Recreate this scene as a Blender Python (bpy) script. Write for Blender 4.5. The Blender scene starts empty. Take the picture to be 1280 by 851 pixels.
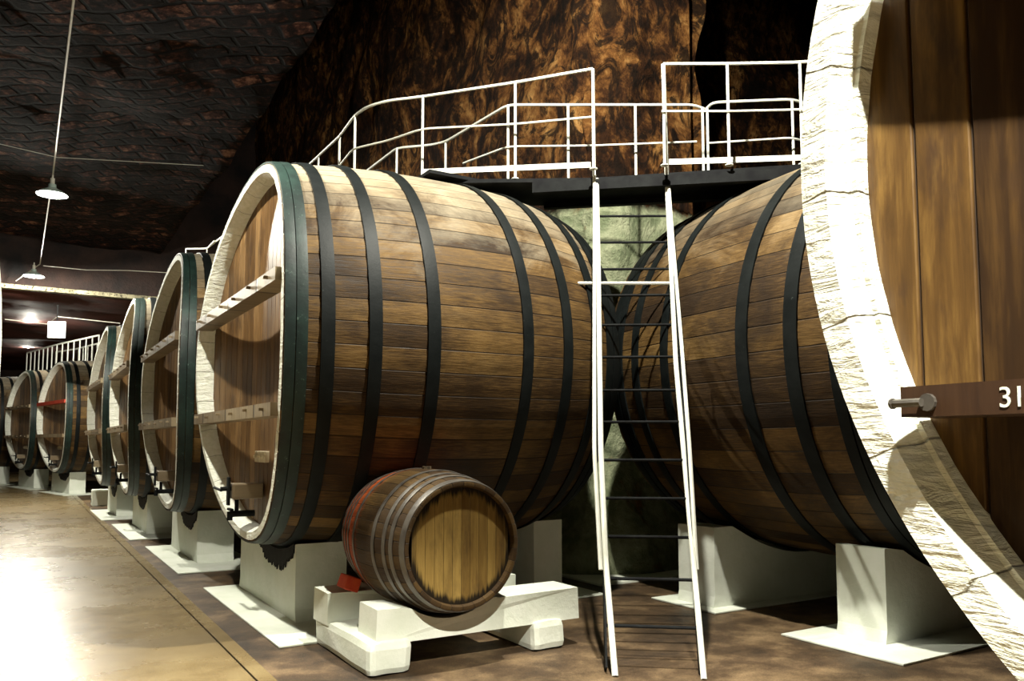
import bpy, bmesh, math, random
from mathutils import Vector, noise, Matrix
random.seed(7)
PI=math.pi
scene=bpy.context.scene
col=scene.collection
H=1.344                                   # camera height
FPX=1000.0; YH=478.1; PITCH=math.radians(4.4)
CA,SA=math.cos(PITCH),math.sin(PITCH)
YAW=2.12
A=Vector((math.sin(YAW),-math.cos(YAW),0))      # cask axis of the left row, aisle -> rock
U=Vector((math.cos(YAW),math.sin(YAW),0))       # along the aisle, away from the viewer
ANG=math.atan2(A.y,A.x)
def au(a,u,z=0): return A*a+U*u+Vector((0,0,z))
def ray(x,y):
    dx=(x-640)/FPX; dz=(YH-y)/FPX
    return Vector((dx,CA-dz*SA,SA+dz*CA))
def onz(x,y,z):                                  # point of the photo on a level z
    d=ray(x,y); return Vector((0,0,H))+d*((z-H)/d.z)
# ------------------------------------------------------------------ helpers
def tag(o,label=None,cat=None,group=None,kind=None):
    if label:o['label']=label
    if cat:o['category']=cat
    if group:o['group']=group
    if kind:o['kind']=kind
    return o
def empty(name,loc,rz=0):
    o=bpy.data.objects.new(name,None); o.empty_display_size=.1
    col.objects.link(o); o.location=loc; o.rotation_euler=(0,0,rz); return o
def obj(name,bm,mat,parent=None,loc=(0,0,0),rot=(0,0,0),smooth=False):
    bmesh.ops.recalc_face_normals(bm,faces=bm.faces[:])
    me=bpy.data.meshes.new(name); bm.to_mesh(me); bm.free()
    if smooth:
        for p in me.polygons:p.use_smooth=True
        me.set_sharp_from_angle(angle=math.radians(32))
    for m in (mat if isinstance(mat,(list,tuple)) else [mat]): me.materials.append(m)
    o=bpy.data.objects.new(name,me); col.objects.link(o)
    o.location=loc;o.rotation_euler=rot
    if parent:o.parent=parent
    return o
def copy_tree(o,parent=None):
    c=o.copy(); col.objects.link(c)
    if parent:c.parent=parent
    for ch in list(o.children): copy_tree(ch,c)
    return c
def box(bm,x0,x1,y0,y1,z0,z1,bev=0,M=None):
    r=bmesh.ops.create_cube(bm,size=1)
    vs=r['verts']
    for v in vs:
        v.co=Vector(((x0+x1)/2+v.co.x*(x1-x0),(y0+y1)/2+v.co.y*(y1-y0),(z0+z1)/2+v.co.z*(z1-z0)))
    if bev:
        es=list({e for v in vs for e in v.link_edges})
        rr=bmesh.ops.bevel(bm,geom=es,offset=bev,segments=2,affect='EDGES',profile=.6)
        vs=list({v for f in rr['faces'] for v in f.verts}|{v for v in vs if v.is_valid})
    if M:
        for v in vs:v.co=M@v.co
    return vs
def tube(bm,pts,r,n=8,caps=True):
    pts=[Vector(p) for p in pts]
    q=[pts[0]]
    for p in pts[1:]:
        if (p-q[-1]).length>1e-5:q.append(p)
    pts=q; rings=[]
    ref=None
    for i,p in enumerate(pts):
        if i==0:d=pts[1]-pts[0]
        elif i==len(pts)-1:d=pts[-1]-pts[-2]
        else:d=(pts[i+1]-p).normalized()+(p-pts[i-1]).normalized()
        d.normalize()
        if ref is None: ref=Vector((0,0,1)) if abs(d.z)<.9 else Vector((1,0,0))
        x=d.cross(ref).normalized(); y=x.cross(d).normalized(); ref=y
        rr=r[i] if isinstance(r,(list,tuple)) else r
        rings.append([bm.verts.new(p+x*rr*math.cos(t*2*PI/n)+y*rr*math.sin(t*2*PI/n)) for t in range(n)])
    for a,b in zip(rings,rings[1:]):
        for k in range(n): bm.faces.new((a[k],a[(k+1)%n],b[(k+1)%n],b[k]))
    if caps: bm.faces.new(rings[0]); bm.faces.new(rings[-1][::-1])
def fillet(pts,r=.08,n=5):
    pts=[Vector(p) for p in pts]; out=[pts[0]]
    for i in range(1,len(pts)-1):
        a,b,c=pts[i-1],pts[i],pts[i+1]
        d1=(a-b);d2=(c-b);l=min(r,d1.length*.45,d2.length*.45)
        p,q=b+d1.normalized()*l,b+d2.normalized()*l
        for k in range(n+1):
            t=k/n; out.append(p*(1-t)**2+b*2*t*(1-t)+q*t*t)
    out.append(pts[-1]); return out
def prism(bm,outline,y0,y1,axis='x'):
    """outline in (a,z); extruded along the other horizontal axis"""
    f=(lambda p,q:Vector((q,p[0],p[1]))) if axis=='x' else (lambda p,q:Vector((p[0],q,p[1])))
    a=[bm.verts.new(f(p,y0)) for p in outline]; b=[bm.verts.new(f(p,y1)) for p in outline]
    bm.faces.new(a); bm.faces.new(b[::-1]); n=len(a)
    for i in range(n): bm.faces.new((a[i],b[i],b[(i+1)%n],a[(i+1)%n]))
# ------------------------------------------------------------------ materials
class NT:
    def __init__(s,name,rough=.6,metal=0,spec=.5):
        s.m=bpy.data.materials.new(name); s.m.use_nodes=True; s.t=s.m.node_tree; s.b=s.t.nodes['Principled BSDF']
        s.b.inputs['Roughness'].default_value=rough; s.b.inputs['Metallic'].default_value=metal
        s.b.inputs['Specular IOR Level'].default_value=spec
    def n(s,ty,**k):
        x=s.t.nodes.new(ty)
        for a,v in k.items(): setattr(x,a,v)
        return x
    def l(s,a,b): s.t.links.new(a,b)
    def math(s,op,a,b=None,c=None,clamp=False):
        x=s.n('ShaderNodeMath',operation=op,use_clamp=clamp)
        for i,v in enumerate((a,b,c)):
            if v is None:continue
            if isinstance(v,(int,float)): x.inputs[i].default_value=v
            else: s.l(v,x.inputs[i])
        return x.outputs[0]
    def ramp(s,fac,stops,interp='LINEAR'):
        r=s.n('ShaderNodeValToRGB'); r.color_ramp.interpolation=interp
        e=r.color_ramp.elements
        while len(e)<len(stops): e.new(.5)
        for x,(p,c) in zip(e,stops): x.position=p; x.color=(*c,1) if len(c)==3 else c
        s.l(fac,r.inputs[0]); return r.outputs[0]
    def mix(s,f,a,b,mode='MIX'):
        x=s.n('ShaderNodeMix',data_type='RGBA',blend_type=mode)
        for i,v in ((0,f),(6,a),(7,b)):
            if isinstance(v,(int,float)): x.inputs[i].default_value=v
            elif isinstance(v,tuple): x.inputs[i].default_value=(*v,1) if len(v)==3 else v
            else: s.l(v,x.inputs[i])
        return x.outputs[2]
    def coord(s,which='Object'):
        return s.n('ShaderNodeTexCoord').outputs[which]
    def xyz(s,v):
        x=s.n('ShaderNodeSeparateXYZ'); s.l(v,x.inputs[0]); return x.outputs
    def comb(s,*v):
        x=s.n('ShaderNodeCombineXYZ')
        for i,q in enumerate(v):
            if isinstance(q,(int,float)):x.inputs[i].default_value=q
            else:s.l(q,x.inputs[i])
        return x.outputs[0]
    def noise(s,vec,scale,detail=5,rough=.55,dist=0):
        x=s.n('ShaderNodeTexNoise'); x.inputs['Scale'].default_value=scale;x.inputs['Detail'].default_value=detail
        x.inputs['Roughness'].default_value=rough; x.inputs['Distortion'].default_value=dist
        s.l(vec,x.inputs['Vector']); return x.outputs[0]
    def vor(s,vec,scale,out=0,feature='F1'):
        x=s.n('ShaderNodeTexVoronoi',feature=feature); x.inputs['Scale'].default_value=scale; s.l(vec,x.inputs['Vector']); return x.outputs[out]
    def white(s,v):
        x=s.n('ShaderNodeTexWhiteNoise',noise_dimensions='1D'); s.l(v,x.inputs['W']); return x.outputs[0]
    def rnd(s): return s.n('ShaderNodeObjectInfo').outputs['Random']
    def bump(s,h,st=.3,d=.02,prev=None):
        x=s.n('ShaderNodeBump'); x.inputs['Strength'].default_value=st; x.inputs['Distance'].default_value=d
        s.l(h,x.inputs['Height'])
        if prev is not None:s.l(prev,x.inputs['Normal'])
        return x.outputs[0]
    def done(s,colr=None,rough=None,nrm=None):
        if colr is not None:
            if isinstance(colr,tuple): s.b.inputs['Base Color'].default_value=(*colr,1)
            else:s.l(colr,s.b.inputs['Base Color'])
        if rough is not None: s.l(rough,s.b.inputs['Roughness'])
        if nrm is not None: s.l(nrm,s.b.inputs['Normal'])
        return s.m
def stave_mat(name,N,stops,dirt=.6,pale_top=0,band=None):
    m=NT(name,.5,spec=.2); c=m.coord(); x,y,z=m.xyz(c)
    ang=m.math('ARCTAN2',y,z); sc=m.math('MULTIPLY',ang,N/(2*PI))
    wob=m.math('ADD',sc,m.math('MULTIPLY',m.math('SUBTRACT',m.noise(m.comb(x,0.0,m.math('FLOOR',sc)),.7,1),.5),.0))
    idn=m.math('FLOOR',wob); fr=m.math('FRACT',m.math('ADD',wob,1000.0))
    rn=m.rnd(); idr=m.math('ADD',idn,m.math('MULTIPLY',rn,91.0))
    w=m.white(idr); w2=m.white(m.math('ADD',idr,333.3))
    # long patches within a stave, then grain
    patch=m.noise(m.comb(m.math('ADD',m.math('MULTIPLY',x,.9),m.math('MULTIPLY',w,40.0)),m.math('MULTIPLY',idr,3.1),0.0),1.4,3)
    grain=m.noise(m.comb(m.math('MULTIPLY',x,1.6),m.math('MULTIPLY',sc,3.2),m.math('MULTIPLY',w,20.0)),5,6,.65)
    fine=m.noise(m.comb(m.math('MULTIPLY',x,3.0),m.math('MULTIPLY',sc,14.0),0.0),6,4,.6)
    v=m.math('ADD',m.math('MULTIPLY',w,.24),m.math('ADD',m.math('MULTIPLY',patch,.70),m.math('MULTIPLY',grain,.60)))
    v=m.math('SUBTRACT',v,.29,clamp=True)
    base=m.ramp(v,stops)
    stain=m.noise(m.comb(m.math('MULTIPLY',x,.8),y,z),1.9,6,.7,.6)
    base=m.mix(m.math('MULTIPLY',m.ramp(stain,[(.44,(0,0,0)),(.66,(1,1,1))]),dirt),base,(.014,.008,.004))
    base=m.mix(m.math('MULTIPLY',m.ramp(fine,[(.45,(0,0,0)),(.62,(1,1,1))]),.35),base,(.05,.03,.018))
    if pale_top:  # upper staves turn paler, the border broken up by noise
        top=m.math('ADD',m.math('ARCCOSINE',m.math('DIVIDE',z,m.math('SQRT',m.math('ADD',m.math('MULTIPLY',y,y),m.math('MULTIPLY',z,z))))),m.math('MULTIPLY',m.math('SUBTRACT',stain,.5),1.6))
        base=m.mix(m.math('MULTIPLY',m.ramp(m.math('DIVIDE',top,3.1416),[(.16,(1,1,1)),(.36,(0,0,0))]),pale_top),base,m.mix(grain,(.16,.13,.085),(.50,.44,.32)))
    ed=m.math('ABSOLUTE',m.math('SUBTRACT',fr,.5)); seam=m.ramp(ed,[(.465,(0,0,0)),(.49,(1,1,1))])
    base=m.mix(m.math('MULTIPLY',seam,.85),base,(.012,.008,.005))
    if band:
        f=m.ramp(m.math('ADD',x,m.math('MULTIPLY',m.math('SUBTRACT',grain,.5),.25)),[(band[0],(0,0,0)),(band[1],(1,1,1))])
        base=m.mix(m.math('MULTIPLY',f,.75),base,band[2])
    h=m.math('ADD',m.math('MULTIPLY',grain,.5),m.math('ADD',m.math('MULTIPLY',seam,-1.2),m.math('MULTIPLY',w2,.5)))
    rough=m.ramp(grain,[(.3,(.5,)*3),(.7,(.8,)*3)])
    return m.done(base,rough,m.bump(h,.5,.012))
WOOD=[(.0,(.005,.003,.002)),(.28,(.017,.009,.003)),(.44,(.052,.027,.008)),(.62,(.165,.092,.026)),(.82,(.30,.185,.065)),(1,(.38,.26,.12))]
M_stave=stave_mat('weathered_staves',62,WOOD,.6,pale_top=.8)
M_stave_dark=stave_mat('dark_weathered_staves',58,[(p,tuple(q*.8 for q in c_)) for p,c_ in WOOD],.8,pale_top=.35)
def board_mat(name,width,stops,dirt=.5,small=False):
    m=NT(name,.45,spec=.35); c=m.coord(); x,y,z=m.xyz(c)
    sc=m.math('ADD',m.math('MULTIPLY',y,1/width),500.0); idn=m.math('FLOOR',sc); fr=m.math('FRACT',sc)
    idr=m.math('ADD',idn,m.math('MULTIPLY',m.rnd(),77.0))
    w=m.white(idr)
    grain=m.noise(m.comb(m.math('MULTIPLY',y,9.0),0.0,m.math('ADD',z,m.math('MULTIPLY',w,30.0))),3.2,7,.62,.5)
    streak=m.noise(m.comb(m.math('MULTIPLY',y,26.0),0.0,m.math('MULTIPLY',z,.8)),2.0,4,.6)
    patch=m.noise(m.comb(m.math('MULTIPLY',y,2.5),m.math('MULTIPLY',w,9.0),z),1.5,4,.6)
    v=m.math('ADD',m.math('MULTIPLY',w,.30),m.math('ADD',m.math('MULTIPLY',grain,.50),m.math('ADD',m.math('MULTIPLY',streak,.28),m.math('MULTIPLY',patch,.30))))
    v=m.math('SUBTRACT',v,.2,clamp=True)
    base=m.ramp(v,stops)
    base=m.mix(m.math('MULTIPLY',m.ramp(m.noise(m.comb(m.math('MULTIPLY',y,3.0),7.0,m.math('MULTIPLY',z,.9)),2.2,5,.7),[(.5,(0,0,0)),(.66,(1,1,1))]),dirt),base,(.035,.018,.010))
    ed=m.math('ABSOLUTE',m.math('SUBTRACT',fr,.5)); seam=m.ramp(ed,[(.47,(0,0,0)),(.492,(1,1,1))])
    if small:
        rr=m.math('SQRT',m.math('ADD',m.math('MULTIPLY',y,y),m.math('MULTIPLY',z,z)))
        dark_edge=m.math('ADD',rr,m.math('MULTIPLY',m.math('SUBTRACT',streak,.5),.12))
        base=m.mix(m.ramp(dark_edge,[(.30,(0,0,0)),(.33,(1,1,1))]),base,(.012,.008,.004))  # boards go near black close to the rim, with a streaky border
    base=m.mix(m.math('MULTIPLY',seam,.35 if small else .8),base,(.015,.009,.006))
    h=m.math('ADD',m.math('MULTIPLY',grain,.4),m.math('MULTIPLY',seam,-1.0))
    return m.done(base,None,m.bump(h,.4,.008))
M_head=board_mat('head_boards',.135,[(0,(.015,.007,.003)),(.35,(.065,.032,.011)),(.58,(.19,.105,.04)),(1,(.50,.32,.15))],.65)
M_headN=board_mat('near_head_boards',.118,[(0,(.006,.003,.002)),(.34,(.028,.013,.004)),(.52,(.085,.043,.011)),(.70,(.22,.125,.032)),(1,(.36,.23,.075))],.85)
M_heads=board_mat('small_head_boards',.06,[(0,(.05,.028,.006)),(.35,(.17,.10,.025)),(.65,(.31,.20,.055)),(1,(.46,.32,.11))],.45,small=True)
def paint(name,c0,c1,scale=3,rough=.7,bumpd=.02,bs=.5,chip=None,spec=.3):
    m=NT(name,rough,spec=spec); c=m.coord()
    n1=m.noise(c,scale,6,.6); n2=m.noise(c,scale*7,5,.65)
    base=m.mix(m.ramp(n1,[(.35,(0,0,0)),(.65,(1,1,1))]),c0,c1)
    if chip: base=m.mix(m.math('MULTIPLY',m.ramp(n2,[(chip[1],(0,0,0)),(chip[1]+.04,(1,1,1))]),1.0),base,chip[0])
    return m.done(base,None,m.bump(m.math('ADD',n1,m.math('MULTIPLY',n2,.5)),bs,bumpd))
M_white=paint('whitewash',(.70,.74,.62),(.82,.84,.75),2.5,.75,.02,.4)
def white_rough():
    # whitewashed end grain with trowel ridges and stave joints
    m=NT('whitewashed_end_grain',.75,spec=.25); c=m.coord(); x,y,z=m.xyz(c)
    ang=m.math('ARCTAN2',y,z); sc=m.math('MULTIPLY',ang,62/(2*PI)*.5)
    w1=m.noise(m.comb(m.math('MULTIPLY',y,1.4),m.math('MULTIPLY',x,2.0),m.math('MULTIPLY',z,7.0)),3.2,5,.6,.6)
    w2=m.noise(c,26,4,.6)
    fr=m.math('FRACT',m.math('ADD',m.math('ADD',sc,m.math('MULTIPLY',w1,.12)),1000.0)); ed=m.math('ABSOLUTE',m.math('SUBTRACT',fr,.5))
    seam=m.ramp(ed,[(.485,(0,0,0)),(.497,(1,1,1))])
    base=m.mix(m.ramp(w2,[(.3,(0,0,0)),(.7,(1,1,1))]),(.66,.67,.55),(.80,.80,.73))
    base=m.mix(m.math('MULTIPLY',seam,.65),base,(.16,.15,.11))
    base=m.mix(m.math('MULTIPLY',m.ramp(m.noise(c,5,5,.7),[(.62,(0,0,0)),(.72,(1,1,1))]),.35),base,(.36,.36,.26))
    h=m.math('ADD',m.math('ADD',w1,m.math('MULTIPLY',w2,.3)),m.math('MULTIPLY',seam,-.35))
    return m.done(base,None,m.bump(h,.7,.03))
M_rim=white_rough()
M_hoop=paint('dark_green_hoop_paint',(.003,.0045,.0045),(.008,.010,.010),5,.55,.004,.5,chip=((.04,.05,.046),.68),spec=.16)
M_hoopg=paint('green_hoop_paint',(.005,.010,.009),(.014,.032,.026),5,.5,.004,.5,chip=((.07,.11,.09),.64),spec=.3)
M_steel=paint('worn_barrel_hoop_steel',(.07,.06,.05),(.16,.145,.125),8,.42,.002,.4,spec=.6)
M_steel.node_tree.nodes['Principled BSDF'].inputs['Metallic'].default_value=.4
M_bar=board_mat('crossbar_timber',.9,[(0,(.05,.035,.02)),(.4,(.17,.125,.075)),(.7,(.34,.27,.17)),(1,(.46,.38,.25))],.3)
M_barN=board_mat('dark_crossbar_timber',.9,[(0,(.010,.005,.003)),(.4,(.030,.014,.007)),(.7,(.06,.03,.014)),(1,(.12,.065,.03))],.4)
M_barred=paint('red_crossbar_paint',(.30,.035,.02),(.42,.06,.03),6,.5,.004,.3)
M_iron=paint('black_iron',(.005,.005,.006),(.012,.013,.013),8,.7,.003,.3,spec=.1)
M_pipe=paint('white_railing_paint',(.72,.72,.62),(.82,.82,.74),9,.45,.002,.3,chip=((.10,.07,.04),.71),spec=.5)
M_cream=paint('cream_wood_blocks',(.55,.47,.32),(.68,.60,.44),9,.6,.004,.4)
M_red=paint('red_painted_wedge',(.55,.05,.02),(.65,.10,.03),9,.5,.004,.3)
M_tar=paint('black_felt_pad',(.006,.006,.006),(.015,.013,.012),14,.8,.02,.6)
M_cable=paint('pale_cable',(.45,.43,.36),(.55,.52,.44),9,.6,.002,.2)
M_enamel=paint('green_enamel_shade',(.25,.32,.28),(.38,.45,.4),6,.3,.001,.1,spec=.6)
def emis(name,c_,s_):
    m=bpy.data.materials.new(name); m.use_nodes=True; t=m.node_tree; b=t.nodes['Principled BSDF']
    b.inputs['Base Color'].default_value=(.8,.8,.8,1); b.inputs['Emission Color'].default_value=(*c_,1); b.inputs['Emission Strength'].default_value=s_; return m
M_bulb=emis('lit_bulb',(.95,1,.86),30)
M_sign=emis('backlit_sign',(.93,1,.9),.9)
def floor_mat(name,dark,mid,light,rough0,rough1,spec=.5,lo=.22,hi=.85):
    m=NT(name,.4,spec=spec); c=m.coord()
    big=m.noise(c,.55,5,.6,.6); med=m.noise(c,2.6,6,.65); 
    agg=m.vor(c,95,0); agg2=m.noise(c,130,3,.7)
    f=m.math('ADD',m.math('MULTIPLY',big,.6),m.math('MULTIPLY',med,.7)); f=m.math('SUBTRACT',f,.15,clamp=True)
    base=m.ramp(f,[(lo,dark),(.5,mid),(hi,light)])
    base=m.mix(m.math('MULTIPLY',m.ramp(agg2,[(.42,(0,0,0)),(.6,(1,1,1))]),.42),base,dark)
    base=m.mix(m.math('MULTIPLY',m.ramp(agg,[(.0,(1,1,1)),(.28,(0,0,0))]),.30),base,tuple(min(1,q*1.9) for q in light))
    r=m.ramp(m.noise(m.comb(*m.xyz(c)[:2],4.0),1.1,6,.65),[(.3,(rough0,)*3),(.7,(rough1,)*3)])
    return m.done(base,r,m.bump(m.math('ADD',agg2,m.math('MULTIPLY',med,1.5)),.22,.006))
M_floor=floor_mat('polished_aggregate_floor',(.12,.080,.034),(.24,.17,.078),(.40,.31,.16),.22,.34,.6)
M_floor2=floor_mat('rough_side_floor',(.016,.010,.006),(.085,.052,.027),(.30,.20,.105),.5,.75,.3,.34,.70)
def rock_mat():
    m=NT('raw_rock_over_whitewashed_base',.9,spec=.1); c=m.coord(); x,y,z=m.xyz(c)
    big=m.noise(c,1.1,6,.65,.5); med=m.noise(c,4.5,7,.7,.3); fine=m.noise(c,22,5,.7)
    f=m.math('ADD',m.math('MULTIPLY',big,.6),m.math('MULTIPLY',med,.4))
    raw=m.ramp(f,[(.40,(.006,.004,.003)),(.48,(.045,.018,.007)),(.54,(.17,.072,.020)),(.62,(.38,.20,.065)),(.75,(.50,.34,.16))])
    tool=m.noise(m.comb(m.math('MULTIPLY',x,1.3),m.math('MULTIPLY',y,1.3),m.math('MULTIPLY',z,.8)),2.6,6,.7,1.6)
    raw=m.mix(m.math('MULTIPLY',m.ramp(tool,[(.47,(0,0,0)),(.56,(1,1,1))]),.92),raw,(.010,.006,.004))
    wash=m.mix(m.ramp(med,[(.4,(0,0,0)),(.62,(1,1,1))]),(.20,.235,.135),(.40,.42,.27))
    wash=m.mix(m.math('MULTIPLY',m.ramp(big,[(.55,(0,0,0)),(.63,(1,1,1))]),.85),wash,raw)
    zz=m.math('ADD',z,m.math('MULTIPLY',m.math('SUBTRACT',big,.5),.5))
    k=m.ramp(m.math('DIVIDE',zz,8.0),[(.485,(1,1,1)),(.50,(0,0,0))])
    base=m.mix(k,raw,wash)
    h=m.math('ADD',m.math('MULTIPLY',med,1.0),m.math('ADD',m.math('MULTIPLY',fine,.3),m.math('MULTIPLY',tool,.8)))
    return m.done(base,None,m.bump(h,.8,.08))
M_rock=rock_mat()
def ceil_mat(name='sawn_stone_ceiling'):
    m=NT(name,.9,spec=.15); c=m.coord(); x,y,z=m.xyz(c)
    b=m.n('ShaderNodeTexBrick'); b.offset=.5
    wv=m.noise(c,1.6,4,.6); wv2=m.noise(c,3.1,3,.6)
    m.l(m.comb(m.math('ADD',x,m.math('MULTIPLY',wv,.12)),m.math('ADD',y,m.math('MULTIPLY',wv2,.10)),0.0),b.inputs['Vector'])
    b.inputs['Scale'].default_value=1; b.inputs['Brick Width'].default_value=.42; b.inputs['Row Height'].default_value=.27
    b.inputs['Mortar Size'].default_value=.035; b.inputs['Mortar Smooth'].default_value=.6
    b.inputs['Color1'].default_value=(0,0,0,1); b.inputs['Color2'].default_value=(1,1,1,1); b.inputs['Mortar'].default_value=(.2,.2,.2,1)
    n1=m.noise(c,2.2,6,.7); n2=m.noise(c,9,6,.7)
    f=m.math('ADD',m.math('MULTIPLY',n2,.6),m.math('ADD',m.math('MULTIPLY',n1,.4),m.math('MULTIPLY',b.outputs[0],.12)))
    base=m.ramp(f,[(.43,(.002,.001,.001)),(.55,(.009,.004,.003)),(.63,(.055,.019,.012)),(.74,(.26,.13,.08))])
    base=m.mix(b.outputs['Fac'],base,(.005,.004,.004))
    h=m.math('ADD',m.math('MULTIPLY',n2,.5),m.math('MULTIPLY',b.outputs['Fac'],-.9))
    return m.done(base,None,m.bump(h,.9,.06))
M_ceil=ceil_mat()
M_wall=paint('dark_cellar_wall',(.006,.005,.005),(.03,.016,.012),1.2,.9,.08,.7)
M_lintel=paint('pale_stone_ledge',(.10,.09,.055),(.30,.27,.17),2.2,.85,.04,.7,chip=((.03,.025,.015),.54))
M_redceil=paint('red_brown_soffit',(.045,.010,.007),(.10,.022,.014),.8,.8,.05,.5)
# ------------------------------------------------------------------ big casks
R0=1.5; L0=2.8; DL=.15; TH=.095
def prof0(s):
    w=1.5
    if s<w:return 1.5+.11*(1-((w-s)/w)**2)
    return 1.61-.17*((s-w)/(L0-w))**3
def make_shell(N,prof,L,R,dl,thick,inset,sub=3):
    """outer staves, set back at the head the way the hollow head is cut, and closed at the back"""
    bm=bmesh.new(); n=N*sub
    S=[0,.01,.06,.14]+[.14+(L-.14)*i/26 for i in range(1,27)]
    rings=[]
    for s in S:
        r=prof(s); ring=[]
        for k in range(n):
            t=2*PI*k/n; back=dl*math.cos(t)**2 if True else 0
            ss=s+back*max(0,1-s/(L*.6)); rr=r-(.005 if k%sub==0 else 0)
            if s==0: rr-=.006
            ring.append(bm.verts.new((ss,rr*math.sin(t),rr*math.cos(t))))
        rings.append(ring)
    # inner wall at the back chime then the back head disc
    for s,r in ((L,prof(L)-thick*.6),(L-.1,prof(L)-thick*.6)):
        rings.append([bm.verts.new((s,r*math.sin(2*PI*k/n),r*math.cos(2*PI*k/n))) for k in range(n)])
    for a,b in zip(rings,rings[1:]):
        for k in range(n): bm.faces.new((a[k],b[k],b[(k+1)%n],a[(k+1)%n]))
    bm.faces.new(rings[-1])
    return bm
def make_rim(R,dl,thick,inset,bev=.028,n=186):
    bm=bmesh.new(); rings=[]
    pr=[(R-.004,.012),(R-.010,.0),(R-thick+bev,-.001),(R-thick,.05),(R-thick-.012,inset*.6),(R-thick-.016,inset+.03)]
    for r,s in pr:
        ring=[]
        for k in range(n):
            t=2*PI*k/n
            j=.0025*noise.noise(Vector((math.sin(t)*14,math.cos(t)*14,r*40))) 
            ring.append(bm.verts.new((s+dl*math.cos(t)**2+j,(r+j)*math.sin(t),(r+j)*math.cos(t))))
        rings.append(ring)
    for a,b in zip(rings,rings[1:]):
        for k in range(n): bm.faces.new((a[k],b[k],b[(k+1)%n],a[(k+1)%n]))
    return bm
def make_head(R,dl,inset,bw,gr=.006):
    """hollow head of upright boards"""
    bm=bmesh.new(); xs=[]
    y=-math.ceil(R/bw)*bw
    while y<R:
        xs+= [(y,-gr),(y+gr,0),(y+bw*.5,0),(y+bw-gr,0)]; y+=bw
    prev=None
    for y,g in xs:
        if abs(y)>=R*.999: continue
        hh=math.sqrt(R*R-y*y); s=inset+dl*(1-(y/R)**2)-g
        nz=14
        cur=[bm.verts.new((s,y,-hh+2*hh*i/nz)) for i in range(nz+1)]
        if prev:
            for i in range(nz): bm.faces.new((prev[i],cur[i],cur[i+1],prev[i+1]))
        prev=cur
    return bm
def make_hoop(prof,s0,s1,dl,L,n=180,th=.014,lap=None):
    bm=bmesh.new(); rings=[]
    for s,o in ((s0,.0005),(s0,th),((s0+s1)/2,th+.002),(s1,th),(s1,.0005)):
        ring=[]
        for k in range(n):
            t=2*PI*k/n; ss=s+dl*math.cos(t)**2*max(0,1-s/(L*.6)); r=prof(s)+o
            ring.append(bm.verts.new((ss,r*math.sin(t),r*math.cos(t))))
        rings.append(ring)
    for a,b in zip(rings,rings[1:]):
        for k in range(n): bm.faces.new((a[k],b[k],b[(k+1)%n],a[(k+1)%n]))
    if lap is not None:                  # overlapped end of the strap and its rivets
        a0=lap; m=10; rr=[]
        for i in range(m+1):
            t=a0+ .22*i/m; row=[]
            for s,o in ((s0+.002,th),(s0+.002,th+.012),(s1-.002,th+.012),(s1-.002,th)):
                ss=s+dl*math.cos(t)**2*max(0,1-s/(L*.6)); r=prof(s)+o
                row.append(bm.verts.new((ss,r*math.sin(t),r*math.cos(t))))
            rr.append(row)
        for a,b in zip(rr,rr[1:]):
            for k in range(3): bm.faces.new((a[k],b[k],b[k+1],a[k+1]))
        bm.faces.new(rr[0]);bm.faces.new(rr[-1][::-1])
        for q in range(4):
            t=a0+.03+.05*q; s=(s0+s1)/2; r=prof(s)+th+.012
            for ds in (-.25,.25):
                M=Matrix.Translation((s+ds*(s1-s0)+dl*math.cos(t)**2*max(0,1-s/(L*.6)),r*math.sin(t),r*math.cos(t)))
                bmesh.ops.create_icosphere(bm,subdivisions=1,radius=.011,matrix=M)
    return bm
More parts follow.
